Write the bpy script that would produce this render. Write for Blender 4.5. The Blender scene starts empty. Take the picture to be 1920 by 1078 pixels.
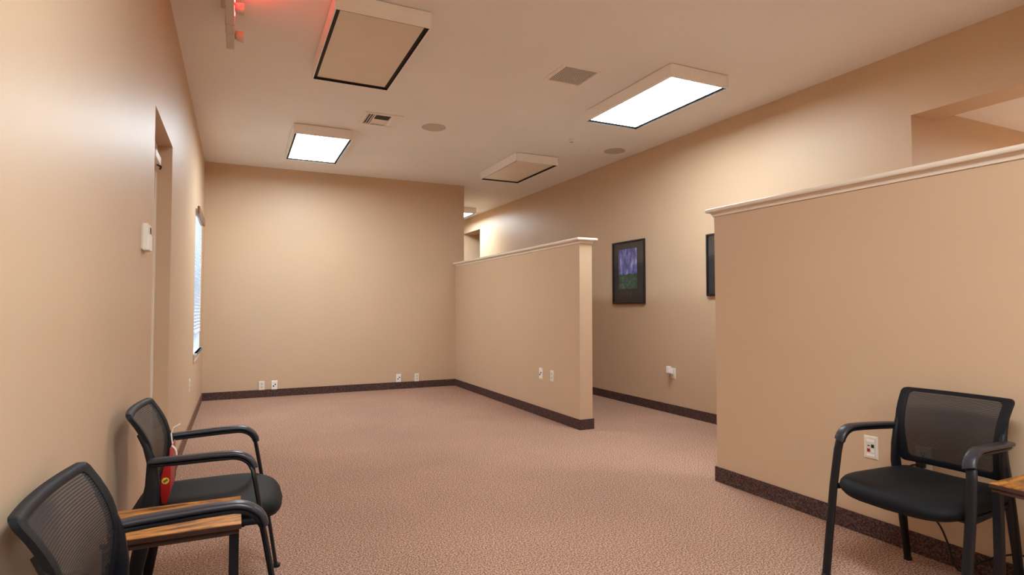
import bpy, math, random
from mathutils import Vector, Matrix

random.seed(7)
SC = bpy.context.scene
COL = SC.collection

# ------------------------------------------------------------------ camera
cam_d = bpy.data.cameras.new('camera')
cam = bpy.data.objects.new('camera', cam_d)
COL.objects.link(cam)
cam_d.sensor_fit = 'HORIZONTAL'
cam_d.sensor_width = 36.0
cam_d.lens = 36.0 * 1090.4671 / 1920.0
cam_d.clip_start = 0.02
FW = Vector((0.42687126, 0.90367523, 0.03394114))
RT = Vector((0.90421061, -0.42708561, -0.00102626))
UP = Vector((-0.01356837, -0.03112802, 0.99942331))
cam.matrix_world = Matrix(((RT.x, UP.x, -FW.x, 0.0), (RT.y, UP.y, -FW.y, 0.0),
                           (RT.z, UP.z, -FW.z, 1.22), (0, 0, 0, 1)))
SC.camera = cam

# ------------------------------------------------------------------ world, exposure
W = bpy.data.worlds.new('daylight')
SC.world = W
W.use_nodes = True
wb = W.node_tree.nodes['Background']
wb.inputs['Color'].default_value = (0.46, 0.74, 1.0, 1)
wb.inputs['Strength'].default_value = 1.7
SC.view_settings.view_transform = 'Standard'
SC.view_settings.look = 'None'
SC.view_settings.exposure = 0.38
SC.view_settings.gamma = 1.0
SC.view_settings.use_curve_mapping = False
LAMP = 34.0                      # lens emission of a lit ceiling fixture
LAMP_COL = (0.875, 1.0, 1.06)
SC.cycles.max_bounces = 16
SC.cycles.diffuse_bounces = 10

# ------------------------------------------------------------------ dimensions (metres)
XL, YF, ZC = -0.408, 8.647, 3.153         # left wall, far wall, ceiling
XH, YH, TH, ZH = 3.100, 4.978, 0.149, 1.862   # far half wall: face, near end, thickness, height
XR, YR = 3.065, 3.117                     # near half wall: face, far end
XW, TW = 4.530, 0.295                     # long right wall, its thickness
BB = 0.102                                # carpet base height
YB = -3.2                                 # wall behind the camera
YE = 14.2                                 # end of the corridor


# ------------------------------------------------------------------ helpers
class MB:
    def __init__(s):
        s.v, s.f = [], []

    def box(s, x0, x1, y0, y1, z0, z1):
        b = len(s.v)
        s.v += [(x0, y0, z0), (x1, y0, z0), (x1, y1, z0), (x0, y1, z0),
                (x0, y0, z1), (x1, y0, z1), (x1, y1, z1), (x0, y1, z1)]
        s.f += [tuple(b + i for i in q) for q in
                ((0, 3, 2, 1), (4, 5, 6, 7), (0, 1, 5, 4), (1, 2, 6, 5), (2, 3, 7, 6), (3, 0, 4, 7))]
        return s

    def prism(s, prof, axis, a0, a1):
        """closed profile of 2-D points swept straight along an axis (0 x, 1 y, 2 z)"""
        b = len(s.v)
        n = len(prof)
        for a in (a0, a1):
            for (p, q) in prof:
                s.v.append((a, p, q) if axis == 0 else (p, a, q) if axis == 1 else (p, q, a))
        s.f.append(tuple(b + i for i in range(n))[::-1])
        s.f.append(tuple(b + n + i for i in range(n)))
        for i in range(n):
            j = (i + 1) % n
            s.f.append((b + i, b + j, b + n + j, b + n + i))
        return s

    def rings(s, rings, close_ends=True, loop=False):
        b = len(s.v)
        n = len(rings[0])
        for r in rings:
            s.v += [tuple(q) for q in r]
        m = len(rings)
        for k in range(m if loop else m - 1):
            k2 = (k + 1) % m
            for i in range(n):
                j = (i + 1) % n
                s.f.append((b + k * n + i, b + k * n + j, b + k2 * n + j, b + k2 * n + i))
        if close_ends and not loop:
            s.f.append(tuple(b + i for i in range(n))[::-1])
            s.f.append(tuple(b + (m - 1) * n + i for i in range(n)))
        return s

    def sweep(s, path, sec, side=None, loop=False, scale=None):
        """sec = 2-D points (along side, along normal); path of 3-D points; side = fixed lateral direction"""
        P = [Vector(q) for q in path]
        R = []
        m = len(P)
        for k in range(m):
            if loop:
                t = (P[(k + 1) % m] - P[k - 1]).normalized()
            else:
                t = (P[min(k + 1, m - 1)] - P[max(k - 1, 0)]).normalized()
            sd = Vector(side) if side is not None else Vector((0, 0, 1)).cross(t)
            if sd.length < 1e-4:
                sd = Vector((1, 0, 0))
            sd = (sd - t * sd.dot(t)).normalized()
            nm = t.cross(sd)
            sc = scale[k] if scale else (1, 1)
            if not isinstance(sc, tuple):
                sc = (sc, sc)
            R.append([P[k] + sd * (a * sc[0]) + nm * (c * sc[1]) for a, c in sec])
        return s.rings(R, loop=loop)

    def lathe(s, prof, n=32, origin=(0, 0, 0), axis=2):
        R = []
        ox, oy, oz = origin
        for r, h in prof:
            ring = []
            for i in range(n):
                a = 2 * math.pi * i / n
                c, d = r * math.cos(a), r * math.sin(a)
                ring.append((ox + c, oy + d, oz + h) if axis == 2 else
                            (ox + h, oy + c, oz + d) if axis == 0 else (ox + c, oy + h, oz - d))
            R.append(ring)
        return s.rings(R)


def oval(a, b, n=12, e=2.6):
    out = []
    for i in range(n):
        t = 2 * math.pi * (i + 0.5) / n
        c, d = math.cos(t), math.sin(t)
        out.append((math.copysign(abs(c) ** (2 / e), c) * a, math.copysign(abs(d) ** (2 / e), d) * b))
    return out


def catmull(P, n=6):
    P = [Vector(q) for q in P]
    out = []
    for i in range(len(P) - 1):
        p0, p1, p2, p3 = P[max(i - 1, 0)], P[i], P[i + 1], P[min(i + 2, len(P) - 1)]
        for k in range(n):
            s = k / n
            out.append(0.5 * ((2 * p1) + (p2 - p0) * s + (2 * p0 - 5 * p1 + 4 * p2 - p3) * s * s + (3 * p1 - p0 - 3 * p2 + p3) * s ** 3))
    out.append(P[-1])
    return out


def obj(name, mb, mat, parent=None, smooth=False, bevel=0.0, loc=None, rotz=0.0, segs=2):
    me = bpy.data.meshes.new(name)
    me.from_pydata(mb.v, [], mb.f)
    me.validate()
    me.update()
    if mat:
        me.materials.append(mat)
    import bmesh
    bm = bmesh.new()
    bm.from_mesh(me)
    bmesh.ops.recalc_face_normals(bm, faces=bm.faces)
    bm.to_mesh(me)
    bm.free()
    if smooth:
        me.polygons.foreach_set('use_smooth', [True] * len(me.polygons))
        if hasattr(me, 'set_sharp_from_angle'):
            me.set_sharp_from_angle(angle=math.radians(smooth if smooth is not True else 40))
    o = bpy.data.objects.new(name, me)
    COL.objects.link(o)
    if parent:
        o.parent = parent
    if loc:
        o.location = loc
    o.rotation_euler = (0, 0, rotz)
    if bevel:
        m = o.modifiers.new('bevel', 'BEVEL')
        m.width = bevel
        m.segments = segs
        m.limit_method = 'ANGLE'
        m.angle_limit = math.radians(35)
        m.harden_normals = False
    return o


def tag(o, label, cat, group=None):
    o['label'] = label
    o['category'] = cat
    if group:
        o['group'] = group
    return o


def thing(name, label, cat, loc=(0, 0, 0), rotz=0.0, group=None):
    o = bpy.data.objects.new(name, None)
    o.empty_display_size = 0.05
    COL.objects.link(o)
    o.location = loc
    o.rotation_euler = (0, 0, rotz)
    return tag(o, label, cat, group)


def struct(name, mb, mat, label=None, bevel=0.0, smooth=False):
    o = obj(name, mb, mat, bevel=bevel, smooth=smooth)
    o['kind'] = 'structure'
    if label:
        o['label'] = label
    return o


def dup(root, loc, rotz, label):
    r = root.copy()
    COL.objects.link(r)
    r.location = loc
    r.rotation_euler = (0, 0, rotz)
    r['label'] = label
    for ch in list(root.children):
        c = ch.copy()
        COL.objects.link(c)
        c.parent = r
        for g in list(ch.children):
            d = g.copy()
            COL.objects.link(d)
            d.parent = c
    return r


# ------------------------------------------------------------------ materials
def new_mat(name):
    m = bpy.data.materials.new(name)
    m.use_nodes = True
    nt = m.node_tree
    return m, nt, nt.nodes, nt.links, nt.nodes['Principled BSDF']


def ramp(N, stops):
    r = N.new('ShaderNodeValToRGB')
    el = r.color_ramp.elements
    while len(el) < len(stops):
        el.new(0.5)
    for e, (p, c) in zip(el, stops):
        e.position = p
        e.color = (*c, 1)
    return r


def coords(N, L, scale=(1, 1, 1)):
    t = N.new('ShaderNodeTexCoord')
    mp = N.new('ShaderNodeMapping')
    mp.inputs['Scale'].default_value = scale
    L.new(t.outputs['Object'], mp.inputs['Vector'])
    return mp.outputs['Vector']


def noise(N, L, vec, scale, detail=2.0, rough=0.5):
    n = N.new('ShaderNodeTexNoise')
    n.inputs['Scale'].default_value = scale
    n.inputs['Detail'].default_value = detail
    n.inputs['Roughness'].default_value = rough
    L.new(vec, n.inputs['Vector'])
    return n


def bump(N, L, h, B, strength, dist=0.002):
    b = N.new('ShaderNodeBump')
    b.inputs['Strength'].default_value = strength
    b.inputs['Distance'].default_value = dist
    L.new(h, b.inputs['Height'])
    L.new(b.outputs['Normal'], B.inputs['Normal'])


def plain(name, col, rough=0.5, spec=0.5, var=0.04, vscale=30, bmp=0.0, metal=0.0):
    m, nt, N, L, B = new_mat(name)
    v = coords(N, L)
    n = noise(N, L, v, vscale, 3)
    r = ramp(N, [(0.3, tuple(max(0, c * (1 - var)) for c in col)), (0.7, tuple(min(1, c * (1 + var)) for c in col))])
    L.new(n.outputs['Fac'], r.inputs['Fac'])
    L.new(r.outputs['Color'], B.inputs['Base Color'])
    B.inputs['Roughness'].default_value = rough
    B.inputs['Specular IOR Level'].default_value = spec
    B.inputs['Metallic'].default_value = metal
    if bmp:
        bump(N, L, n.outputs['Fac'], B, bmp)
    return m


def paint(name, col, rough=0.46, spec=0.34):
    m, nt, N, L, B = new_mat(name)
    v = coords(N, L)
    big = noise(N, L, v, 0.9, 2)
    r = ramp(N, [(0.3, tuple(c * 0.975 for c in col)), (0.7, tuple(min(1, c * 1.025) for c in col))])
    L.new(big.outputs['Fac'], r.inputs['Fac'])
    L.new(r.outputs['Color'], B.inputs['Base Color'])
    B.inputs['Roughness'].default_value = rough
    B.inputs['Specular IOR Level'].default_value = spec
    peel = noise(N, L, v, 160, 2)
    bump(N, L, peel.outputs['Fac'], B, 0.12, 0.0015)
    return m


def carpet(name, dark, mid, light, scale, patch=0.14, vert=False):
    m, nt, N, L, B = new_mat(name)
    v = coords(N, L)
    n = noise(N, L, v, scale, 3.0, 0.72)
    r = ramp(N, [(0.36, dark), (0.5, mid), (0.64, light)])
    L.new(n.outputs['Fac'], r.inputs['Fac'])
    big = noise(N, L, v, 1.1, 3)
    hs = N.new('ShaderNodeMix')
    hs.data_type = 'RGBA'
    hs.blend_type = 'MULTIPLY'
    hs.inputs[0].default_value = 1.0
    r2 = ramp(N, [(0.3, (1 - patch,) * 3), (0.7, (1 + 0 * patch,) * 3)])
    L.new(big.outputs['Fac'], r2.inputs['Fac'])
    L.new(r.outputs['Color'], hs.inputs[6])
    L.new(r2.outputs['Color'], hs.inputs[7])
    L.new(hs.outputs[2], B.inputs['Base Color'])
    B.inputs['Roughness'].default_value = 0.95
    B.inputs['Specular IOR Level'].default_value = 0.1
    bump(N, L, n.outputs['Fac'], B, 0.25, 0.003)
    return m


def emit(name, col, strength):
    m, nt, N, L, B = new_mat(name)
    B.inputs['Base Color'].default_value = (*col, 1)
    B.inputs['Emission Color'].default_value = (*col, 1)
    B.inputs['Emission Strength'].default_value = strength
    return m


M = {}
TAN = (0.60, 0.43, 0.285)
M['wall'] = paint('tan_wall_paint', TAN)
M['ceiling'] = paint('cream_ceiling_paint', (0.86, 0.85, 0.82), 0.7, 0.25)
M['cream'] = paint('cream_gloss_trim_paint', (0.78, 0.69, 0.57), 0.25, 0.5)
M['white'] = plain('white_enamel', (0.90, 0.88, 0.84), 0.35, 0.5, 0.02)
M['vent'] = plain('cream_enamel', (0.86, 0.82, 0.76), 0.45, 0.4, 0.02)
M['plate'] = plain('ivory_plastic', (0.80, 0.74, 0.64), 0.35, 0.5, 0.02)
M['plate_white'] = plain('white_plastic', (0.88, 0.86, 0.84), 0.35, 0.5, 0.02)
M['plate_shade'] = plain('ivory_plastic_face', (0.70, 0.65, 0.55), 0.4, 0.5, 0.02)
M['dark'] = plain('black_rubber_and_gap_shade', (0.012, 0.010, 0.009), 0.6, 0.3, 0.1)
M['duct'] = plain('dark_duct_metal', (0.035, 0.026, 0.018), 0.6, 0.3, 0.1)
M['red_jack'] = plain('red_plastic_jack', (0.35, 0.01, 0.015), 0.4, 0.5, 0.03)
M['speaker'] = plain('painted_speaker_grille', (0.56, 0.50, 0.43), 0.7, 0.2, 0.12, 900)
M['lens_off'] = plain('unlit_acrylic_lens', (0.78, 0.68, 0.55), 0.35, 0.4, 0.02, 3)
M['lens_on'] = emit('lit_acrylic_lens', LAMP_COL, LAMP * 0.86)
M['lens_dim'] = emit('lit_acrylic_lens_turned_down', LAMP_COL, LAMP * 0.66)  # strength turned down to keep the long wall from overexposing
M['lens_bright'] = emit('lit_acrylic_lens_turned_up', LAMP_COL, LAMP * 1.9)  # strength turned up to brighten the side room
M['lens_strong'] = emit('lit_acrylic_lens_near_end', LAMP_COL, LAMP * 0.98)  # strength set to balance the near end of the room
M['floor'] = carpet('rose_brown_loop_carpet', (0.10, 0.040, 0.026), (0.40, 0.222, 0.152), (0.74, 0.52, 0.40), 125)
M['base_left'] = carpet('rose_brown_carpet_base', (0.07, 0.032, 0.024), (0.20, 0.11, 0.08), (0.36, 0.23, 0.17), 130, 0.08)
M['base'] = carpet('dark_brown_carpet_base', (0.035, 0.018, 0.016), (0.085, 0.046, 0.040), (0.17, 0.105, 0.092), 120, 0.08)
M['frame_black'] = plain('black_picture_frame', (0.012, 0.011, 0.011), 0.35, 0.5, 0.05)
M['mat'] = plain('charcoal_mat_board', (0.030, 0.030, 0.031), 0.6, 0.3, 0.08)
M['metal_black'] = plain('black_powder_coat', (0.006, 0.006, 0.009), 0.42, 0.35, 0.1, 200)
M['plastic_black'] = plain('satin_black_plastic', (0.006, 0.006, 0.009), 0.55, 0.25, 0.1, 120)
M['pad'] = plain('grey_black_arm_plastic', (0.022, 0.021, 0.029), 0.36, 0.5, 0.08, 60)
M['cord'] = plain('black_cord_rubber', (0.012, 0.011, 0.012), 0.5, 0.4, 0.05)
M['red'] = plain('red_printed_card', (0.42, 0.008, 0.006), 0.4, 0.5, 0.06)
M['yellow'] = plain('yellow_sticker', (0.75, 0.50, 0.05), 0.5, 0.4, 0.1, 90)
M['olive'] = plain('olive_print', (0.16, 0.12, 0.02), 0.5, 0.4, 0.1)
M['pink'] = plain('pale_pink_strap', (0.80, 0.62, 0.56), 0.5, 0.4, 0.03)
M['brown'] = plain('brown_wood_valance', (0.22, 0.12, 0.07), 0.5, 0.4, 0.15, 20)
M['slat'] = plain('white_vinyl_slat', (0.86, 0.86, 0.88), 0.6, 0.3, 0.02)
M['sign'] = plain('white_sign_housing', (0.62, 0.55, 0.46), 0.45, 0.4, 0.02)
M['exit_red'] = emit('lit_red_letters', (1.0, 0.03, 0.03), 26.0)
M['ink'] = plain('grey_print', (0.075, 0.072, 0.070), 0.6, 0.3, 0.05)


def seat_fabric():
    m, nt, N, L, B = new_mat('black_woven_upholstery')
    v = coords(N, L)
    n = noise(N, L, v, 700, 2)
    r = ramp(N, [(0.3, (0.0016, 0.0016, 0.0024)), (0.7, (0.0045, 0.0044, 0.006))])
    L.new(n.outputs['Fac'], r.inputs['Fac'])
    L.new(r.outputs['Color'], B.inputs['Base Color'])
    B.inputs['Roughness'].default_value = 0.62
    B.inputs['Specular IOR Level'].default_value = 0.18
    B.inputs['Sheen Weight'].default_value = 0.02
    bump(N, L, n.outputs['Fac'], B, 0.25, 0.001)
    return m


def mesh_fabric():
    m, nt, N, L, B = new_mat('black_ribbed_mesh_fabric')
    t = N.new('ShaderNodeTexCoord')
    w = N.new('ShaderNodeTexWave')
    w.wave_type = 'BANDS'
    w.bands_direction = 'Z'
    w.wave_profile = 'SIN'
    w.inputs['Scale'].default_value = 50.0
    L.new(t.outputs['Object'], w.inputs['Vector'])
    r = ramp(N, [(0.30, (0.74,) * 3), (0.70, (0.98,) * 3)])
    L.new(w.outputs['Fac'], r.inputs['Fac'])
    L.new(r.outputs['Color'], B.inputs['Alpha'])
    B.inputs['Base Color'].default_value = (0.014, 0.012, 0.014, 1)
    B.inputs['Roughness'].default_value = 0.6
    return m


def rustic(name):
    m, nt, N, L, B = new_mat(name)
    v = coords(N, L, (3.0, 16.0, 16.0))
    n = noise(N, L, v, 1.6, 6, 0.6)
    n.inputs['Distortion'].default_value = 1.2
    r = ramp(N, [(0.30, (0.035, 0.014, 0.006)), (0.42, (0.20, 0.075, 0.02)), (0.55, (0.52, 0.20, 0.035)), (0.72, (0.68, 0.33, 0.075))])
    L.new(n.outputs['Fac'], r.inputs['Fac'])
    v2 = coords(N, L, (9.0, 26.0, 26.0))
    k = noise(N, L, v2, 1.3, 3, 0.6)
    kr = ramp(N, [(0.30, (0.16, 0.13, 0.10)), (0.42, (1, 1, 1))])
    L.new(k.outputs['Fac'], kr.inputs['Fac'])
    mx = N.new('ShaderNodeMix')
    mx.data_type = 'RGBA'
    mx.blend_type = 'MULTIPLY'
    mx.inputs[0].default_value = 0.85
    L.new(r.outputs['Color'], mx.inputs[6])
    L.new(kr.outputs['Color'], mx.inputs[7])
    L.new(mx.outputs[2], B.inputs['Base Color'])
    B.inputs['Roughness'].default_value = 0.42
    return m


def glass(name, fac=0.1):
    m, nt, N, L, B = new_mat(name)
    tr = N.new('ShaderNodeBsdfTransparent')
    gl = N.new('ShaderNodeBsdfGlossy')
    gl.inputs['Roughness'].default_value = 0.03
    mx = N.new('ShaderNodeMixShader')
    mx.inputs[0].default_value = fac
    L.new(tr.outputs[0], mx.inputs[1])
    L.new(gl.outputs[0], mx.inputs[2])
    L.new(mx.outputs[0], N['Material Output'].inputs['Surface'])
    return m


def woodland_print():
    """flat print: misty violet-blue trees above a green meadow"""
    m, nt, N, L, B = new_mat('woodland_print')
    t = N.new('ShaderNodeTexCoord')
    sp = N.new('ShaderNodeSeparateXYZ')
    L.new(t.outputs['Object'], sp.inputs[0])
    v = coords(N, L, (11, 1, 4.0))
    trunks = noise(N, L, v, 1.7, 4, 0.6)
    sky = ramp(N, [(0.32, (0.02, 0.022, 0.10)), (0.46, (0.085, 0.10, 0.40)), (0.58, (0.22, 0.26, 0.62)), (0.70, (0.60, 0.66, 0.74))])
    L.new(trunks.outputs['Fac'], sky.inputs['Fac'])
    v2 = coords(N, L, (5, 1, 9))
    gn = noise(N, L, v2, 3.0, 4, 0.6)
    gr = ramp(N, [(0.35, (0.015, 0.045, 0.035)), (0.55, (0.045, 0.13, 0.09)), (0.72, (0.20, 0.27, 0.18))])
    L.new(gn.outputs['Fac'], gr.inputs['Fac'])
    ad = N.new('ShaderNodeMath')
    ad.operation = 'MULTIPLY_ADD'
    L.new(gn.outputs['Fac'], ad.inputs[0])
    ad.inputs[1].default_value = 0.12
    L.new(sp.outputs['Z'], ad.inputs[2])
    st = ramp(N, [(0.49, (0, 0, 0)), (0.50, (1, 1, 1))])
    mr = N.new('ShaderNodeMapRange')
    mr.inputs[1].default_value = -0.5
    mr.inputs[2].default_value = 0.5
    L.new(ad.outputs[0], mr.inputs[0])
    L.new(mr.outputs[0], st.inputs['Fac'])
    mx = N.new('ShaderNodeMix')
    mx.data_type = 'RGBA'
    L.new(st.outputs['Color'], mx.inputs[0])
    L.new(gr.outputs['Color'], mx.inputs[6])
    L.new(sky.outputs['Color'], mx.inputs[7])
    L.new(mx.outputs[2], B.inputs['Base Color'])
    B.inputs['Roughness'].default_value = 0.4
    return m


M['seat'] = seat_fabric()
M['mesh'] = mesh_fabric()
M['wood'] = rustic('rustic_brown_laminate')
M['wood_edge'] = plain('dark_brown_laminate_edge', (0.05, 0.022, 0.014), 0.5, 0.4, 0.15)
M['glass'] = glass('window_glass', 0.06)
M['picture_glass'] = glass('picture_glass', 0.05)
M['print'] = woodland_print()

# ------------------------------------------------------------------ structure
struct('floor', MB().box(XL - 1.2, 8.0, YB - 0.2, YE + 0.2, -0.1, 0), M['floor'], 'rose brown speckled loop pile carpet')
struct('ceiling', MB().box(XL - 0.2, XW + TW, YB - 0.2, YE + 0.2, ZC, ZC + 0.15), M['ceiling'], 'smooth cream painted ceiling')

# left wall with a recessed door and a window
DY0, DY1, DZ = 3.589, 4.500, 2.302
WY0, WY1, WZ0, WZ1 = 6.93, 7.98, 0.72, 2.27
XLO = XL - 0.16
w = MB()
w.box(XLO, XL, YB, DY0, 0, ZC).box(XLO, XL, DY0, DY1, DZ, ZC).box(XLO, XL, DY1, WY0, 0, ZC)
w.box(XLO, XL, WY0, WY1, 0, WZ0).box(XLO, XL, WY0, WY1, WZ1, ZC).box(XLO, XL, WY1, YF + 0.15, 0, ZC)
struct('wall_left', w, M['wall'], 'tan painted wall with a recessed door and a narrow blind covered window')
struct('wall_far', MB().box(XL, 3.242, YF, YF + 0.15, 0, ZC), M['wall'], 'blank tan wall at the far end')
struct('wall_back', MB().box(XLO, 8.0, YB - 0.15, YB, 0, ZC), M['wall'])

# long right wall with two openings
OY0, OY1, OZ = 0.55, 2.612, 2.650
CY0, CY1, CZ = 11.14, 12.15, 2.845
w = MB()
w.box(XW, XW + TW, YB, OY0, 0, ZC).box(XW, XW + TW, OY0, OY1, OZ, ZC).box(XW, XW + TW, OY1, CY0, 0, ZC)
w.box(XW, XW + TW, CY0, CY1, CZ, ZC).box(XW, XW + TW, CY1, YE, 0, ZC)
struct('wall_right', w, M['wall'], 'long tan wall with a wide opening near and a doorway far down the corridor')
struct('wall_side_room', MB().box(XW + TW, 8.0, OY1, OY1 + 0.14, 0, 2.9), M['wall'])
struct('wall_side_room_end', MB().box(7.86, 8.0, YB, OY1, 0, 2.9), M['wall'])
struct('ceiling_side_room', MB().box(XW + TW, 8.0, YB, OY1 + 0.14, 2.728, 2.9), M['ceiling'])
# corridor beyond the far wall
struct('wall_corridor_left', MB().box(3.10, 3.242, YF + 0.15, YE, 0, ZC), M['wall'])
struct('wall_corridor_end', MB().box(3.10, XW + TW + 1.3, YE, YE + 0.15, 0, ZC), M['wall'])
w = MB().box(XW + TW, XW + TW + 1.2, CY1, CY1 + 0.12, 0, 3.0).box(XW + TW, XW + TW + 1.2, CY0 - 0.5, CY0 - 0.38, 0, 3.0)
w.box(XW + TW + 1.2, XW + TW + 1.32, CY0 - 0.5, CY1 + 0.12, 0, 3.0)
struct('wall_alcove', w, M['wall'])
struct('ceiling_alcove', MB().box(XW + TW, XW + TW + 1.32, CY0 - 0.5, CY1 + 0.12, 3.0, 3.1), M['ceiling'])

# half walls
YN = -1.4
struct('wall_half_far', MB().box(XH, XH + TH, YH, YF, 0, ZH), M['wall'], 'tan half height wall with a cream cap, seen end on', bevel=0.004)
struct('wall_half_near', MB().box(XR, XR + TH, YN, YR, 0, ZH), M['wall'], 'tan half height wall with a cream cap behind the right hand chair', bevel=0.004)


def cap(name, x0, x1, y0, y1, yend, label):
    """rounded shelf with a cove moulding below, wrapped round the free end (yend: +1 free end at y1, -1 at y0)"""
    z = ZH
    def ring(o, zz):
        a, b = (y0, y1 + o) if yend > 0 else (y0 - o, y1)
        return [(x0 - o, a, zz), (x1 + o, a, zz), (x1 + o, b, zz), (x0 - o, b, zz)]
    prof = [(0.001, z - 0.002), (0.008, z), (0.0095, z + 0.010), (0.013, z + 0.018), (0.018, z + 0.024), (0.019, z + 0.0285),
            (0.038, z + 0.029), (0.042, z + 0.033), (0.044, z + 0.041), (0.042, z + 0.050), (0.038, z + 0.055), (0.030, z + 0.057)]
    o = struct(name, MB().rings([ring(q, zz) for q, zz in prof]), M['cream'], label, smooth=25)
    return o


cap('trim_1', XH, XH + TH, YH, YF, -1, 'cream moulded cap along the far half wall')
cap('trim_2', XR, XR + TH, YN, YR, 1, 'cream moulded cap along the near half wall')

# carpet base strips
bt = 0.011
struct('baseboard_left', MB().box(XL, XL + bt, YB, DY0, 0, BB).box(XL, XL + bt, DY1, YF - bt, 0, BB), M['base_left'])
struct('baseboard_far', MB().box(XL, XH - bt, YF - bt, YF, 0, BB), M['base'], 'dark brown carpet base along the far wall')
struct('baseboard_half_far', MB().box(XH - bt, XH, YH, YF, 0, BB).box(XH - bt, XH + TH + bt, YH - bt, YH, 0, BB)
       .box(XH + TH, XH + TH + bt, YH, YF, 0, BB), M['base'], 'dark brown carpet base around the far half wall', bevel=0.003)
struct('baseboard_half_near', MB().box(XR - bt, XR, YN, YR + bt, 0, BB).box(XR, XR + TH + bt, YR, YR + bt, 0, BB)
       .box(XR + TH, XR + TH + bt, YN, YR, 0, BB), M['base'], 'dark brown carpet base along the near half wall', bevel=0.003)
struct('baseboard_right', MB().box(XW - bt, XW, YB, OY0, 0, BB).box(XW - bt, XW, OY1, CY0, 0, BB), M['base'],
       'dark brown carpet base along the long right wall')

# ------------------------------------------------------------------ door in the left wall
d = bpy.data.objects.new('door_1', None)
COL.objects.link(d)
d.location = (XL - 0.085, (DY0 + DY1) / 2, 0)
d['kind'] = 'structure'
d['label'] = 'cream door set back in the left wall'
hw = (DY1 - DY0) / 2
obj('door_frame', MB().box(-0.07, 0, -hw + 0.001, -hw + 0.05, 0, DZ - 0.001).box(-0.07, 0, hw - 0.05, hw - 0.001, 0, DZ - 0.001)
    .box(-0.07, 0, -hw + 0.05, hw - 0.05, DZ - 0.06, DZ - 0.001), M['cream'], d, bevel=0.003)
obj('door_panel', MB().box(-0.06, -0.018, -hw + 0.052, hw - 0.052, 0.008, DZ - 0.063), M['cream'], d, bevel=0.002)
cl = obj('door_closer', MB().box(-0.018, 0.030, hw - 0.36, hw - 0.10, DZ - 0.155, DZ - 0.10), M['white'], d, bevel=0.006)
obj('closer_arm', MB().sweep([(0.012, hw - 0.14, DZ - 0.155), (0.03, hw - 0.10, DZ - 0.16), (0.02, hw - 0.055, DZ - 0.165)], oval(0.006, 0.006, 8)),
    M['dark'], cl)
hd = obj('door_handle', MB().lathe([(0.03, -0.018), (0.03, -0.012), (0.011, -0.010), (0.011, 0.028)], 16, (0, -hw + 0.12, 1.0), axis=0),
         M['white'], d, smooth=True)
obj('lever', MB().sweep([(0.026, -hw + 0.11, 1.0), (0.03, -hw + 0.18, 1.0), (0.028, -hw + 0.24, 0.998)], oval(0.008, 0.008, 8)), M['white'], hd, smooth=True)

# ------------------------------------------------------------------ window with blind
d = bpy.data.objects.new('window_1', None)
COL.objects.link(d)
WC = (WY0 + WY1) / 2
wh = (WY1 - WY0) / 2
d.location = (XL, WC, WZ0)
d['kind'] = 'structure'
d['label'] = 'narrow window with a white blind in the left wall'
hh = WZ1 - WZ0
f = obj('window_frame', MB().box(-0.150, -0.105, -wh + 0.001, -wh + 0.045, 0.001, hh - 0.001).box(-0.15, -0.10, wh - 0.045, wh - 0.001, 0.001, hh - 0.001)
        .box(-0.150, -0.105, -wh + 0.045, wh - 0.045, hh - 0.046, hh - 0.001).box(-0.150, -0.105, -wh + 0.045, wh - 0.045, 0.001, 0.046)
        .box(-0.145, -0.110, -wh + 0.045, wh - 0.045, hh / 2 - 0.02, hh / 2 + 0.02), M['slat'], d, bevel=0.003)
obj('pane', MB().box(-0.130, -0.126, -wh + 0.045, wh - 0.045, 0.046, hh - 0.046), M['glass'], f)
obj('window_sill', MB().box(-0.105, 0.035, -wh + 0.001, wh - 0.001, 0.0005, 0.020).box(0.0005, 0.035, -wh - 0.03, wh + 0.03, -0.002, 0.020), M['slat'], d, bevel=0.003)
obj('window_liner', MB().box(-0.105, -0.0005, wh - 0.007, wh - 0.0005, 0.021, hh - 0.0005).box(-0.105, -0.0005, -wh + 0.0005, -wh + 0.007, 0.021, hh - 0.0005)
    .box(-0.105, -0.0005, -wh + 0.007, wh - 0.007, hh - 0.007, hh - 0.0005), M['slat'], d)
obj('sill_apron', MB().box(0.0005, 0.014, -wh - 0.01, wh + 0.01, -0.075, -0.002), M['cream'], d, bevel=0.003)
bl = thing('window_blind', 'white slatted blind pulled most of the way down over the window', 'blind', (XL - 0.012, WC, WZ0))
NSL = 34
z_lo, z_hi = 0.225, hh - 0.075
slat_me = None
for k in range(NSL):
    zz = z_lo + 0.03 + (z_hi - z_lo - 0.03) * k / (NSL - 1)
    if slat_me is None:
        a = math.radians(-30)
        c, s = math.cos(a) * 0.024, math.sin(a) * 0.024
        mb = MB().sweep([(0, -wh + 0.012, 0), (0, wh - 0.012, 0)],
                        [(-c, s - 0.0), (0, 0.003), (c, -s), (c, -s - 0.0022), (0, 0.0008), (-c, s - 0.0022)], side=(1, 0, 0))
        o = obj('slat', mb, M['slat'], bl)
        slat_me = o.data
    else:
        o = bpy.data.objects.new('slat', slat_me)
        COL.objects.link(o)
        o.parent = bl
    o.location = (0, 0, zz)
obj('bottom_rail', MB().box(-0.024, 0.024, -wh + 0.010, wh - 0.010, z_lo - 0.008, z_lo + 0.008), M['slat'], bl, bevel=0.003)
obj('head_rail', MB().box(-0.024, 0.029, -wh + 0.006, wh - 0.006, hh - 0.06, hh - 0.004), M['slat'], bl, bevel=0.003)
obj('valance', MB().box(0.030, 0.052, -wh - 0.02, wh + 0.02, hh - 0.060, hh + 0.020), M['brown'], bl, bevel=0.004)
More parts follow.
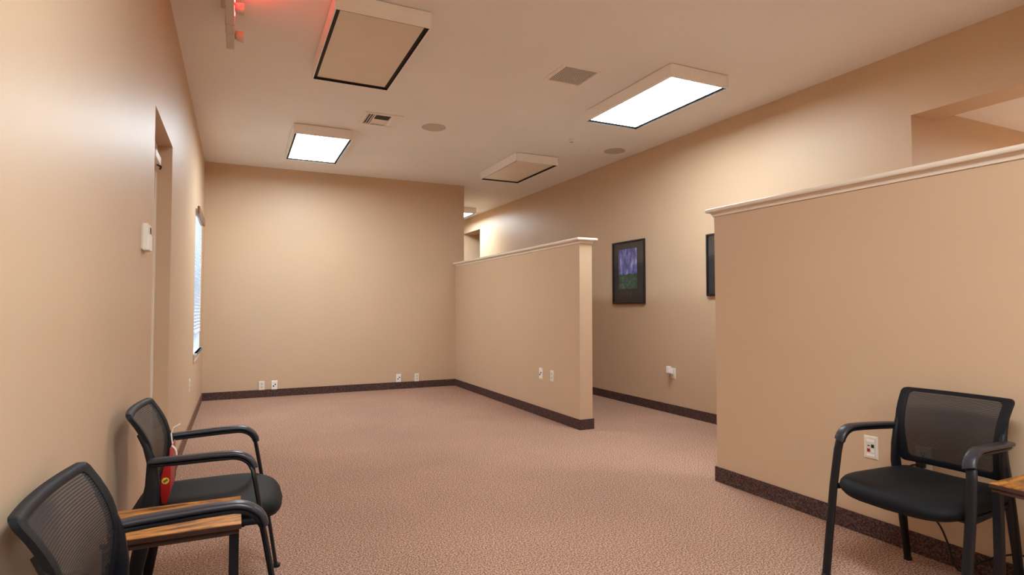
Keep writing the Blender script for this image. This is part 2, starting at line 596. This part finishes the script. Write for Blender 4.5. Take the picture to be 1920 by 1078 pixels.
for yy in (-wh * 0.6, wh * 0.6):
    obj('cord', MB().sweep([(0.026, yy, z_lo), (0.026, yy, z_hi)], oval(0.0015, 0.0015, 6)), M['slat'], bl)

# ------------------------------------------------------------------ ceiling light fixtures
FW_, FL_, FH_ = 0.61, 1.22, 0.112


def fixture(loc, sx, sy, lit, label, zc=ZC):
    t = thing('ceiling_light', label, 'ceiling light', (loc[0], loc[1], zc), 0, 'boxed fluorescent ceiling lights')
    a, b = sx / 2, sy / 2
    th = 0.010
    h = obj('housing', MB().box(-a, -a + th, -b, b, -FH_, -0.005).box(a - th, a, -b, b, -FH_, -0.005)
            .box(-a + th, a - th, -b, -b + th, -FH_, -0.005).box(-a + th, a - th, b - th, b, -FH_, -0.005)
            .box(-a + th, a - th, -b + th, b - th, -0.017, -0.005), M['white'], t, bevel=0.002)
    obj('shadow_line_plate', MB().box(-a + 0.02, a - 0.02, -b + 0.02, b - 0.02, -0.005, 0), M['dark'], t)  # dark inset plate added so a shadow line shows at the ceiling
    g = 0.026  # width of the black ring that paints the shaded gap round the lens
    z1, z0 = -FH_ + 0.030, -FH_ + 0.012
    zl, k = -FH_ + 0.001, 0.003  # thin black liner added to keep lens light off the lip
    obj('gap_shade_ring', MB().box(-a + th, -a + th + g, -b + th, b - th, z0, z1).box(a - th - g, a - th, -b + th, b - th, z0, z1)
        .box(-a + th + g, a - th - g, -b + th, -b + th + g, z0, z1).box(-a + th + g, a - th - g, b - th - g, b - th, z0, z1)
        .box(-a + th, -a + th + k, -b + th, b - th, zl, z0).box(a - th - k, a - th, -b + th, b - th, zl, z0)
        .box(-a + th + k, a - th - k, -b + th, -b + th + k, zl, z0).box(-a + th + k, a - th - k, b - th - k, b - th, zl, z0), M['dark'], t)
    q = th + g
    obj('lens', MB().box(-a + q, a - q, -b + q, b - q, z0 + 0.002, z0 + 0.008), M[lit] if lit else M['lens_off'], t)
    return t


fixture((0.8185, 4.216), 0.609, 1.215, False, 'unlit boxed ceiling light beside the exit sign')
fixture((0.815, 7.010), 0.610, 1.190, 'lens_on', 'lit boxed ceiling light in front of the far wall')
fixture((3.413, 7.057), 0.604, 1.190, False, 'unlit boxed ceiling light above the far half wall')
fixture((3.377, 4.184), 0.609, 1.245, 'lens_dim', 'lit boxed ceiling light next to the square return grille')
fixture((3.885, 11.11), 0.610, 1.220, 'lens_dim', 'lit ceiling light down the corridor past the far wall')
fixture((0.815, 0.60), 0.610, 1.220, 'lens_strong', 'lit boxed ceiling light overhead at the near end of the left wall chairs')
fixture((0.815, -2.10), 0.610, 1.220, 'lens_strong', 'added unseen ceiling light at the near back end of the room')  # unseen fixture added to brighten the near half wall and ceiling
fixture((6.50, 0.60), 0.610, 1.220, 'lens_bright', 'added unseen ceiling light in the room past the wide opening', 2.728)  # unseen fixture added to light the side room

# ------------------------------------------------------------------ ceiling vents, speakers, detector
t = thing('supply_vent', 'small cream three way air register in the ceiling', 'air vent', (1.308, 5.930, ZC))
a, b = 0.190, 0.195
obj('frame', MB().box(-a, a, -b, -b + 0.032, -0.014, 0).box(-a, a, b - 0.032, b, -0.014, 0).box(-a, -a + 0.032, -b + 0.032, b - 0.032, -0.014, 0)
    .box(a - 0.032, a, -b + 0.032, b - 0.032, -0.014, 0).box(-0.085, -0.075, -b + 0.032, b - 0.032, -0.014, 0)
    .box(0.075, 0.085, -b + 0.032, b - 0.032, -0.014, 0), M['vent'], t, bevel=0.003)
obj('duct_backing', MB().box(-a + 0.02, a - 0.02, -b + 0.02, b - 0.02, -0.002, -0.0005), M['duct'], t)
for sgn in (-1, 1):
    for k in range(3):
        x = sgn * (0.100 + 0.024 * k)
        obj('blade', MB().prism([(x - 0.010, -0.002), (x + 0.008 * (1 if sgn < 0 else 1), -0.016), (x + 0.010, -0.015), (x - 0.008, -0.002)]
                                if sgn > 0 else [(x + 0.010, -0.002), (x - 0.008, -0.016), (x - 0.010, -0.015), (x + 0.008, -0.002)],
                                1, -b + 0.032, b - 0.032), M['vent'], t)
for k in range(3):
    y = 0.02 + 0.045 * k
    obj('blade', MB().prism([(y - 0.016, -0.002), (y + 0.014, -0.015), (y + 0.017, -0.014), (y - 0.013, -0.002)], 0, -0.075, 0.075), M['vent'], t)

t = thing('return_grille', 'square cream return air grille with fine parallel slats', 'air vent', (2.496, 4.118, ZC))
a, b = 0.178, 0.172
obj('frame', MB().box(-a, a, -b, -b + 0.022, -0.008, 0).box(-a, a, b - 0.022, b, -0.008, 0).box(-a, -a + 0.035, -b + 0.022, b - 0.022, -0.008, 0)
    .box(a - 0.016, a, -b + 0.022, b - 0.022, -0.008, 0), M['vent'], t, bevel=0.002)
obj('duct_backing', MB().box(-a + 0.01, a - 0.01, -b + 0.01, b - 0.01, -0.002, -0.0005), M['duct'], t)
sm = None
NS = 18
for k in range(NS):
    if sm is None:
        o = obj('slat', MB().prism([(-0.0028, -0.0022), (0.0008, -0.006), (0.0028, -0.006), (-0.0008, -0.0022)], 1, -b + 0.022, b - 0.022), M['vent'], t)
        sm = o.data
    else:
        o = bpy.data.objects.new('slat', sm)
        COL.objects.link(o)
        o.parent = t
    o.location = (-a + 0.035 + (2 * a - 0.051) * (k + 0.5) / NS, 0, 0)


def speaker(x, y, label):
    t = thing('ceiling_speaker', label, 'speaker', (x, y, ZC), 0, 'flush round ceiling speakers')
    obj('bezel', MB().lathe([(0.128, 0), (0.128, -0.004), (0.122, -0.006), (0.116, -0.004), (0.116, 0)], 40), M['speaker'], t, smooth=True)
    obj('grille', MB().lathe([(0.1155, 0), (0.1155, -0.004), (0.08, -0.006), (0.03, -0.0065), (0.001, -0.0066)], 40), M['speaker'], t, smooth=True)


speaker(1.885, 5.955, 'round flush ceiling speaker beside the small air register')
speaker(4.201, 5.915, 'round flush ceiling speaker close to the long right wall')

t = thing('sprinkler_head', 'tiny white sprinkler head on the ceiling near the unlit light', 'sprinkler', (3.445, 5.689, ZC))
obj('escutcheon', MB().lathe([(0.042, 0), (0.040, -0.006), (0.026, -0.010), (0.012, -0.012), (0.001, -0.012)], 24), M['vent'], t, smooth=True)
hd = obj('body', MB().lathe([(0.011, -0.010), (0.011, -0.024), (0.006, -0.028), (0.006, -0.040), (0.001, -0.041)], 16), M['plate'], t, smooth=True)
obj('deflector', MB().lathe([(0.001, -0.040), (0.022, -0.041), (0.022, -0.043), (0.001, -0.044)], 16), M['speaker'], t, smooth=True)

# ------------------------------------------------------------------ exit sign with emergency lamps
t = thing('exit_sign', 'white ceiling hung exit sign seen edge on with a red glow and two lamp heads', 'exit sign', (-0.063, 3.965, ZC))
obj('canopy', MB().box(-0.055, 0.055, -0.11, 0.11, -0.030, 0), M['sign'], t, bevel=0.008)
obj('stem', MB().lathe([(0.014, -0.028), (0.014, -0.066)], 14), M['sign'], t, smooth=True)
bd = obj('sign_body', MB().box(-0.024, 0.024, -0.480, 0.315, -0.205, -0.062), M['sign'], t, bevel=0.006)
obj('end_cap', MB().box(-0.027, 0.027, 0.060, 0.068, -0.208, -0.060), M['sign'], bd)
obj('end_cap', MB().box(-0.027, 0.027, -0.068, -0.060, -0.208, -0.060), M['sign'], bd)
fc = bpy.data.curves.new('exit_text', 'FONT')
fc.body = 'EXIT'
fc.size = 0.16
fc.align_x = 'CENTER'
fc.align_y = 'CENTER'
fc.extrude = 0.002
fo = bpy.data.objects.new('exit_text', fc)
COL.objects.link(fo)
me = bpy.data.meshes.new_from_object(fo.evaluated_get(bpy.context.evaluated_depsgraph_get()))
bpy.data.objects.remove(fo)
me.materials.clear()
me.materials.append(M['exit_red'])
lt = bpy.data.objects.new('letters', me)
lt['label'] = 'glowing red letters'
COL.objects.link(lt)
lt.parent = bd
lt.location = (0.0265, -0.235, -0.118)
lt.rotation_euler = (math.radians(90), 0, math.radians(90))
for yy in (-0.235, 0.150):
    lh = obj('lamp_head', MB().lathe([(0.001, 0.0), (0.020, 0.001), (0.030, 0.012), (0.034, 0.030), (0.036, 0.048), (0.034, 0.052), (0.028, 0.046), (0.001, 0.044)],
                                     24, (0.026, yy, -0.175), axis=0), M['sign'], t, smooth=50)
    obj('lamp_arm', MB().sweep([(0.020, yy, -0.150), (0.032, yy, -0.150), (0.040, yy, -0.160)], oval(0.010, 0.010, 10)), M['sign'], lh)
    obj('lamp_lens', MB().lathe([(0.001, 0.043), (0.027, 0.044), (0.027, 0.047), (0.001, 0.050)], 20, (0.026, yy, -0.175), axis=0), M['plate_shade'], lh, smooth=True)

# ------------------------------------------------------------------ wall plates
FAR, LEFT, RIGHT = 0.0, math.radians(90), math.radians(-90)


def plate(kind, loc, rot, label, cat='outlet', group='small wall plates'):
    """local: x along the wall, z up, -y out of the wall"""
    name = {'duplex': 'wall_outlet', 'jack': 'jack_plate', 'data': 'data_plate', 'plain': 'wall_outlet'}[kind]
    t = thing(name, label, cat, loc, rot, group)
    pw, ph = 0.0375, 0.060
    mat = M['plate_white'] if kind == 'jack' else M['plate']
    obj('cover_plate', MB().rings([[(-pw, 0, -ph), (pw, 0, -ph), (pw, 0, ph), (-pw, 0, ph)],
                                   [(-pw, -0.004, -ph), (pw, -0.004, -ph), (pw, -0.004, ph), (-pw, -0.004, ph)],
                                   [(-pw + 0.004, -0.007, -ph + 0.004), (pw - 0.004, -0.007, -ph + 0.004), (pw - 0.004, -0.007, ph - 0.004), (-pw + 0.004, -0.007, ph - 0.004)]]),
        mat, t)
    if kind in ('duplex', 'plain'):
        for zz in (-0.0215, 0.0215):
            rc = obj('receptacle', MB().prism([(x * 0.0165, zz + z * 0.0145) for x, z in
                                               ((-1, -.6), (-.6, -1), (.6, -1), (1, -.6), (1, .6), (.6, 1), (-.6, 1), (-1, .6))], 1, -0.0095, -0.006), M['plate_shade'], t)
            obj('slot', MB().box(-0.008, -0.0055, -0.0102, -0.009, zz - 0.001, zz + 0.009), M['dark'], rc)
            obj('slot', MB().box(0.0055, 0.008, -0.0102, -0.009, zz - 0.001, zz + 0.009), M['dark'], rc)
            obj('ground_hole', MB().box(-0.0025, 0.0025, -0.0102, -0.009, zz - 0.010, zz - 0.005), M['dark'], rc)
        obj('screw', MB().lathe([(0.0035, -0.0065), (0.003, -0.0088), (0.0005, -0.009)], 10, axis=1), M['plate'], t)
    elif kind == 'jack':
        for (x, z) in ((0.011, 0.010), (-0.011, -0.012)):
            obj('jack', MB().lathe([(0.0095, -0.006), (0.0095, -0.010), (0.005, -0.010), (0.001, -0.009)], 16, (x, 0, z), axis=1), M['dark'], t, smooth=True)
        for zz in (0.047, -0.047):
            obj('screw', MB().lathe([(0.0035, -0.0065), (0.003, -0.0088), (0.0005, -0.009)], 10, (0, 0, zz), axis=1), M['plate'], t)
    elif kind == 'data':
        ins = obj('insert', MB().box(-0.027, 0.027, -0.0095, -0.006, -0.050, 0.050), M['plate_shade'], t, bevel=0.001)
        obj('label_strip', MB().box(-0.020, 0.022, -0.0105, -0.009, 0.030, 0.044), M['plate_white'], ins)
        obj('label_strip', MB().box(-0.020, 0.022, -0.0105, -0.009, -0.046, -0.034), M['plate_white'], ins)
        obj('jack', MB().box(0.005, 0.020, -0.0112, -0.009, 0.000, 0.017), M['dark'], t)
        obj('jack', MB().box(-0.014, -0.004, -0.0112, -0.009, 0.006, 0.011), M['dark'], t)
        obj('jack', MB().box(-0.017, -0.002, -0.0112, -0.009, -0.024, -0.007), M['red_jack'], t)
        obj('jack', MB().box(0.006, 0.021, -0.0112, -0.009, -0.024, -0.007), M['plate_white'], t)
    return t


zf = 0.160
plate('duplex', (0.316, YF - bt, zf), FAR, 'ivory duplex outlet at the left end of the far wall')
plate('jack', (0.476, YF - bt, zf - 0.002), FAR, 'white two jack plate left of the middle of the far wall', 'jack plate')
plate('jack', (2.200, YF - bt, zf + 0.003), FAR, 'white two jack plate near the right end of the far wall', 'jack plate')
plate('duplex', (2.480, YF - bt, zf), FAR, 'ivory duplex outlet closest to the far half wall corner')
plate('jack', (XH, 5.800, 0.477), RIGHT, 'white two jack plate on the far half wall', 'jack plate')
plate('duplex', (XH, 5.542, 0.475), RIGHT, 'ivory duplex outlet on the far half wall')
plate('data', (XR, 2.008, 0.473), RIGHT, 'ivory data plate with a red and a black jack beside the right chair', 'data plate')
plate('duplex', (XR, 1.745, 0.473), RIGHT, 'ivory outlet behind the mesh back of the right chair')
plate('duplex', (XL, 6.42, 0.470), LEFT, 'ivory outlet below the window on the left wall')
plate('duplex', (XW, 5.262, 0.463), RIGHT, 'ivory outlet on the long wall under the woodland picture')
# plug-in unit on the long wall outlet
t = thing('plug_in_freshener', 'white plug in unit sticking out of the long wall outlet', 'plug', (XW - 0.0105, 5.272, 0.480), RIGHT)
obj('plug_body', MB().box(-0.022, 0.022, -0.030, 0, -0.022, 0.030), M['plate_white'], t, bevel=0.006)
obj('cartridge', MB().box(-0.026, 0.020, -0.068, -0.024, -0.012, 0.066), M['plate_white'], t, bevel=0.008, segs=3)

# thermostat
t = thing('thermostat', 'cream box thermostat on the left wall before the door', 'thermostat', (XL, 3.238, 1.552), LEFT)
obj('back_plate', MB().box(-0.062, 0.062, -0.005, 0, -0.058, 0.058), M['plate_shade'], t)
bd = obj('body', MB().box(-0.066, 0.068, -0.026, -0.005, -0.063, 0.063), M['plate'], t, bevel=0.003)
obj('flip_cover', MB().box(-0.058, 0.066, -0.029, -0.026, -0.060, 0.014), M['plate_white'], bd, bevel=0.001)
obj('display', MB().box(0.010, 0.050, -0.0272, -0.0255, 0.022, 0.052), M['duct'], bd)

# ------------------------------------------------------------------ framed pictures on the long wall
t = thing('framed_poster', 'black framed woodland poster with dark mat on the long wall', 'picture', (XW, 6.080, 1.665), RIGHT)
a, b = 0.332, 0.402
fr = 0.020
obj('frame', MB().box(-a, -a + fr, -0.030, 0, -b, b).box(a - fr, a, -0.030, 0, -b, b).box(-a + fr, a - fr, -0.030, 0, b - fr, b)
    .box(-a + fr, a - fr, -0.030, 0, -b, -b + fr), M['frame_black'], t, bevel=0.003)
mt = obj('mat_board', MB().box(-a + fr, a - fr, -0.014, -0.004, -b + fr, b - fr), M['mat'], t)
pr = obj('print', MB().box(-0.19, 0.19, -0.001, 0.001, -0.255, 0.255), M['print'], mt)
pr.location = (-0.01, -0.0152, 0.045)
x = -0.165
for k in range(8):        # the worn caption row: faint upright strokes with one sweeping tail
    st = MB().box(x - 0.005, x + 0.005, -0.0152, -0.014, -0.285, -0.250)
    if k == 4:
        st = MB().prism([(x - 0.005, -0.250), (x + 0.006, -0.250), (x + 0.040, -0.318), (x + 0.030, -0.318)], 1, -0.0152, -0.014)
    obj('caption_letter', st, M['ink'], mt)
    x += 0.046
obj('glazing', MB().box(-a + fr, a - fr, -0.020, -0.018, -b + fr, b - fr), M['picture_glass'], t)

t = thing('framed_poster', 'black framed picture half hidden behind the near half wall', 'picture', (XW, 4.300, 1.664), RIGHT)
a, b = 0.400, 0.328
obj('frame', MB().box(-a, -a + fr, -0.030, 0, -b, b).box(a - fr, a, -0.030, 0, -b, b).box(-a + fr, a - fr, -0.030, 0, b - fr, b)
    .box(-a + fr, a - fr, -0.030, 0, -b, -b + fr), M['frame_black'], t, bevel=0.003)
mt = obj('mat_board', MB().box(-a + fr, a - fr, -0.014, -0.004, -b + fr, b - fr), M['mat'], t)
obj('print', MB().box(-0.20, 0.20, -0.0152, -0.0142, -0.13, 0.16), M['ink'], mt)
obj('glazing', MB().box(-a + fr, a - fr, -0.020, -0.018, -b + fr, b - fr), M['picture_glass'], t)

# ------------------------------------------------------------------ mesh back guest chair
# local frame: +x is the sitter's front, y across, z up


def back_u(z):
    """fore-aft position of the back surface at a height"""
    k = [(0.44, -0.208), (0.50, -0.192), (0.58, -0.176), (0.65, -0.172), (0.70, -0.180), (0.76, -0.205), (0.80, -0.231), (0.84, -0.262)]
    for (z0, u0), (z1, u1) in zip(k, k[1:]):
        if z <= z1:
            s = (z - z0) / (z1 - z0)
            return u0 + (u1 - u0) * s
    return k[-1][1]


def smooth_back_u(z):
    return sum(back_u(z + dz) for dz in (-0.03, -0.015, 0, 0.015, 0.03)) / 5.0


def back_pt(s, z, off=0.0):
    """s across in metres; gently dished"""
    return Vector((smooth_back_u(z) - 0.018 * (1 - (s / 0.22) ** 2) + off, s, z))


def outline(w_top, w_bot, z0, z1, r, n=7):
    """rounded outline (s, z) counter-clockwise"""
    pts = []
    for cx, cz, a0 in ((w_top - r, z1 - r, 0), (-w_top + r, z1 - r, 90), (-w_bot + r, z0 + r, 180), (w_bot - r, z0 + r, 270)):
        for i in range(n + 1):
            a = math.radians(a0 + 90 * i / n)
            pts.append((cx + r * math.cos(a), cz + r * math.sin(a)))
    out = []
    m = len(pts)
    for i in range(m):            # subdivide long straight runs
        p, q = pts[i], pts[(i + 1) % m]
        out.append(p)
        L = math.hypot(q[0] - p[0], q[1] - p[1])
        k = int(L / 0.03)
        for j in range(1, k + 1):
            s = j / (k + 1)
            out.append((p[0] + (q[0] - p[0]) * s, p[1] + (q[1] - p[1]) * s))
    return out


def make_chair(label):
    t = thing('guest_chair', label, 'chair', (0, 0, 0), 0, 'black mesh back guest chairs')
    zb, zt = 0.492, 0.832
    o_out = outline(0.226, 0.208, zb, zt, 0.020)
    cz = (zb + zt) / 2

    def inset(p, side, top, bot):
        s, z = p
        wz = 0.208 + (0.224 - 0.208) * (z - zb) / (zt - zb)
        s2 = s * (wz - side) / wz
        f = (z - zb) / (zt - zb)
        z2 = (zb + bot) + f * ((zt - top) - (zb + bot))
        return (s2, z2)

    o_in = [inset(p, 0.036, 0.017, 0.028) for p in o_out]
    o_mid = [inset(p, 0.018, 0.011, 0.015) for p in o_out]
    # back frame: ring with a rounded section
    R = []
    for po, pm, pi in zip(o_out, o_mid, o_in):
        R.append([back_pt(po[0], po[1], 0.003), back_pt(pm[0], pm[1], 0.0065), back_pt(pi[0], pi[1], 0.004),
                  back_pt(pi[0], pi[1], -0.006), back_pt(pm[0], pm[1], -0.018), back_pt(po[0], po[1], -0.012)])
    obj('back_frame', MB().rings(R, loop=True), M['plastic_black'], t, smooth=60)
    # mesh panel: concentric rings
    rings = []
    for k in range(9):
        q = 1 - k / 9.0
        rings.append([back_pt(p[0] * q, cz + (p[1] - cz) * q, 0.001) for p in [inset(p, 0.030, 0.018, 0.025) for p in o_out]])
    mb = MB().rings(rings, close_ends=False)
    nn = len(o_out)
    mb.f.append(tuple((len(rings) - 1) * nn + i for i in range(nn)))
    obj('mesh_panel', mb, M['mesh'], t, smooth=True)
    for sg in (1, -1):
        # rear leg running up behind the back
        path = [(-0.262, sg * 0.226, 0.0), (-0.230, sg * 0.226, 0.22), (-0.196, sg * 0.225, 0.40), (-0.180, sg * 0.223, 0.49),
                (-0.174, sg * 0.218, 0.57), (-0.178, sg * 0.213, 0.65), (-0.197, sg * 0.211, 0.71), (-0.222, sg * 0.211, 0.755)]
        lg = obj('leg', MB().sweep(path, oval(0.015, 0.024, 12), side=(0, 1, 0), scale=[(.85, .7), (.95, .95), (1, 1.15), (1, 1.2), (.95, 1.0), (.85, .7), (.8, .5), (.5, .3)]),
                 M['metal_black'], t, smooth=45)
        obj('foot_glide', MB().lathe([(0.018, 0.0), (0.018, 0.012), (0.015, 0.014)], 14, (-0.262, sg * 0.226, 0)), M['dark'], lg, smooth=True)
        for dx in (-0.022, 0.010):
            obj('bolt', MB().lathe([(0.006, sg * 0.0), (0.006, sg * 0.006), (0.002, sg * 0.008)], 10, (-0.186 + dx, sg * 0.238, 0.462), axis=1), M['speaker'], lg, smooth=True)
        # front leg continuing into the arm
        path = [(0.262, sg * 0.276, 0.0), (0.232, sg * 0.275, 0.20), (0.200, sg * 0.275, 0.40), (0.172, sg * 0.270, 0.56), (0.164, sg * 0.266, 0.60)]
        for i in range(1, 8):
            a = math.radians(80 * i / 7)
            path.append((0.088 + 0.074 * math.cos(a * 1.08) , sg * (0.262 - 0.001 * i), 0.592 + 0.060 * math.sin(a * 1.08)))
        path += [(0.03, sg * 0.252, 0.651), (-0.08, sg * 0.244, 0.647), (-0.150, sg * 0.234, 0.645), (-0.178, sg * 0.226, 0.645)]
        lg = obj('leg', MB().sweep(path, oval(0.019, 0.0085, 12), side=(0, 1, 0)), M['metal_black'], t, smooth=45)
        obj('foot_glide', MB().lathe([(0.018, 0.0), (0.018, 0.012), (0.015, 0.014)], 14, (0.262, sg * 0.276, 0)), M['dark'], lg, smooth=True)
        # arm pad over the bend
        path = [(0.172, sg * 0.2625, 0.606)]
        for i in range(1, 9):
            a = math.radians(86 * i / 8)
            path.append((0.086 + 0.087 * math.cos(a), sg * (0.2625 - 0.0008 * i), 0.595 + 0.072 * math.sin(a)))
        path += [(0.03, sg * 0.253, 0.667), (-0.05, sg * 0.247, 0.664), (-0.130, sg * 0.239, 0.661), (-0.182, sg * 0.231, 0.658)]
        obj('arm_pad', MB().sweep(path, oval(0.0235, 0.0095, 14, 3.2), side=(0, 1, 0)), M['pad'], t, smooth=45)
        # side rail under the seat
        obj('seat_rail', MB().sweep([(0.196, sg * 0.262, 0.402), (0.0, sg * 0.236, 0.396), (-0.205, sg * 0.222, 0.405)], oval(0.009, 0.013, 10), side=(0, 1, 0)), M['metal_black'], t, smooth=True)
    obj('cross_bar', MB().sweep([(0.13, -0.25, 0.392), (0.13, 0.25, 0.392)], oval(0.011, 0.011, 10), side=(1, 0, 0)), M['metal_black'], t, smooth=True)
    obj('cross_bar', MB().sweep([(-0.13, -0.23, 0.395), (-0.13, 0.23, 0.395)], oval(0.011, 0.011, 10), side=(1, 0, 0)), M['metal_black'], t, smooth=True)

    # seat cushion: bowed front, rounded corners, soft top edge and waterfall front
    def seat_ring(q, zfun, inset_m):
        ring = []
        n = 48
        for i in range(n):
            a = 2 * math.pi * i / n
            c, s = math.cos(a), math.sin(a)
            e = 2 / 5.0
            ux = math.copysign(abs(c) ** e, c)
            vy = math.copysign(abs(s) ** e, s)
            hw_ = 0.264 - 0.028 * (1 - ux) / 2
            hl = 0.254
            x = (0.002 if ux > 0 else -0.012 * -ux) + ux * (hl - inset_m) * q
            y = vy * (hw_ - inset_m) * q
            if ux > 0:
                x += (0.026 * (1 - vy * vy) - 0.004) * ux * q
            ring.append((x, y, zfun(x, y)))
        return ring

    def top(x, y, dz=0.0):
        z = 0.468 - 0.010 * (1 - min(1, (y / 0.22) ** 2)) * (1 if x < 0.12 else max(0, 1 - (x - 0.12) / 0.1))
        if x > 0.10:
            z -= 0.9 * (x - 0.10) ** 2
        if x < -0.15:
            z += 0.5 * (x + 0.15) ** 2 + 1.6 * (x + 0.15) ** 2 * min(1, max(0, (abs(y) - 0.16) / 0.06))
        return z + dz
    rs = [seat_ring(0.03, lambda x, y: top(x, y), 0), seat_ring(0.35, lambda x, y: top(x, y), 0), seat_ring(0.6, lambda x, y: top(x, y), 0),
          seat_ring(0.8, lambda x, y: top(x, y, -0.001), 0), seat_ring(0.9, lambda x, y: top(x, y, -0.004), 0), seat_ring(0.96, lambda x, y: top(x, y, -0.011), 0),
          seat_ring(0.99, lambda x, y: top(x, y, -0.021), 0), seat_ring(1.0, lambda x, y: top(x, y, -0.033), 0), seat_ring(0.985, lambda x, y: top(x, y, -0.046), 0),
          seat_ring(0.95, lambda x, y: top(x, y, -0.054), 0)]
    obj('seat', MB().rings(rs), M['seat'], t, smooth=True)
    rs = [seat_ring(0.955, lambda x, y: top(x, y, -0.050), 0), seat_ring(0.955, lambda x, y: top(x, y, -0.058), 0),
          seat_ring(0.90, lambda x, y: 0.402 - max(0, x - 0.12) * 0.08, 0), seat_ring(0.3, lambda x, y: 0.400, 0)]
    obj('seat_pan', MB().rings(rs), M['plastic_black'], t, smooth=50)
    return t


ch = make_chair('black mesh back guest chair beside the door, red packet on its seat')
ch.location = (-0.090, 2.730, 0)
ch.rotation_euler = (0, 0, -0.039)
dup(ch, (-0.104, 1.579, 0), -0.049, 'black mesh back guest chair in the bottom left corner of the photo')
dup(ch, (2.690, 1.538, 0), math.pi + 0.006, 'black mesh back guest chair against the near half wall')

# ------------------------------------------------------------------ small side tables


def side_table(loc, sx, sy, rotz, label):
    t = thing('side_table', label, 'table', loc, rotz, 'rustic brown side tables')
    a, b = sx / 2, sy / 2
    zt = 0.55
    tp = obj('table_top', MB().box(-a, a, -b, b, zt - 0.017, zt - 0.002), M['wood_edge'], t, bevel=0.001)
    obj('laminate', MB().box(-a, a, -b, b, zt - 0.002, zt), M['wood'], tp)
    l, s = 0.028, 0.006
    obj('top_frame', MB().box(-a + s, a - s, -b + s, -b + s + 0.02, zt - 0.034, zt - 0.016).box(-a + s, a - s, b - s - 0.02, b - s, zt - 0.034, zt - 0.016)
        .box(-a + s, -a + s + 0.02, -b + s + 0.02, b - s - 0.02, zt - 0.034, zt - 0.016).box(a - s - 0.02, a - s, -b + s + 0.02, b - s - 0.02, zt - 0.034, zt - 0.016),
        M['wood_edge'], t)
    for sx_ in (-1, 1):
        for sy_ in (-1, 1):
            x, y = sx_ * (a - s - l / 2), sy_ * (b - s - l / 2)
            lg = obj('leg', MB().box(x - l / 2, x + l / 2, y - l / 2, y + l / 2, 0.006, zt - 0.030), M['metal_black'], t, bevel=0.002)
            obj('foot_glide', MB().lathe([(0.012, 0), (0.012, 0.007)], 12, (x, y, 0)), M['dark'], lg)
    obj('shelf', MB().box(-a + 0.012, a - 0.012, -b + 0.012, b - 0.012, 0.13, 0.146), M['wood'], t, bevel=0.0015)
    return t


side_table((-0.162, 2.160, 0), 0.366, 0.292, 0, 'rustic brown side table between the two left wall chairs')
side_table((2.784, 1.098, 0), 0.374, 0.304, math.pi, 'rustic brown side table cut off by the right edge of the photo')

# ------------------------------------------------------------------ red packet standing on the seat of the chair by the door
t = thing('red_packet', 'red packet with a yellow round sticker propped on the seat of a black chair', 'packet', (-0.243, 2.735, 0.461))
def pk(x0, x1, z, y0=-0.10, y1=0.105):
    return [(x0, y0, z), (x1, y0, z), (x1, y1, z), (x0, y1, z)]
ct = obj('pouch', MB().rings([pk(-0.010, 0.006, 0.0), pk(-0.016, 0.016, 0.035), pk(-0.015, 0.018, 0.100), pk(-0.006, 0.018, 0.140, -0.097),
                              pk(0.010, 0.0165, 0.160, -0.090), pk(0.011, 0.0155, 0.205, -0.080)]), M['red'], t, bevel=0.002)
st = obj('sticker', MB().lathe([(0.0125, -0.1002), (0.0125, -0.1012), (0.0005, -0.1014)], 24, (0.001, 0, 0.088), axis=1), M['yellow'], ct)
st['label'] = 'yellow round sticker'
obj('emblem', MB().prism([(-0.008, 0.088), (0.006, 0.096), (0.010, 0.089), (-0.004, 0.080)], 1, -0.1024, -0.1012), M['olive'], st)
obj('strap', MB().sweep(catmull([(0.014, -0.03, 0.130), (0.026, -0.03, 0.146), (0.031, -0.03, 0.170), (0.027, -0.03, 0.192), (0.014, -0.03, 0.208)], 4),
                        oval(0.010, 0.003, 8), side=(0, 1, 0)), M['pink'], t, smooth=True)
obj('paper_slip', MB().sweep([(0.012, 0.03, 0.195), (0.006, 0.03, 0.245), (0.014, 0.03, 0.268), (0.038, 0.03, 0.281)], oval(0.010, 0.0025, 8), side=(0, 1, 0)), M['plate_white'], t)

# ------------------------------------------------------------------ power cord behind the right chair
t = thing('power_cord', 'black power cord plugged in behind the right chair and trailing down', 'cord', (XR, 1.745, 0))
obj('plug', MB().box(-0.048, -0.0105, -0.016, 0.016, 0.432, 0.466), M['cord'], t, bevel=0.006)
pth = [(-0.045, 0.0, 0.448), (-0.066, 0.018, 0.446), (-0.076, 0.040, 0.425), (-0.074, 0.050, 0.38), (-0.06, 0.035, 0.30), (-0.05, -0.03, 0.24),
       (-0.045, -0.085, 0.19), (-0.04, -0.115, 0.12), (-0.04, -0.135, 0.05), (-0.05, -0.165, 0.010), (-0.045, -0.20, 0.03), (-0.04, -0.26, 0.085),
       (-0.04, -0.33, 0.135), (-0.04, -0.42, 0.165), (-0.04, -0.55, 0.12), (-0.05, -0.66, 0.03), (-0.06, -0.80, 0.006), (-0.06, -1.2, 0.006)]


obj('cable', MB().sweep(catmull(pth), oval(0.0042, 0.0042, 8, 2)), M['cord'], t, smooth=True)
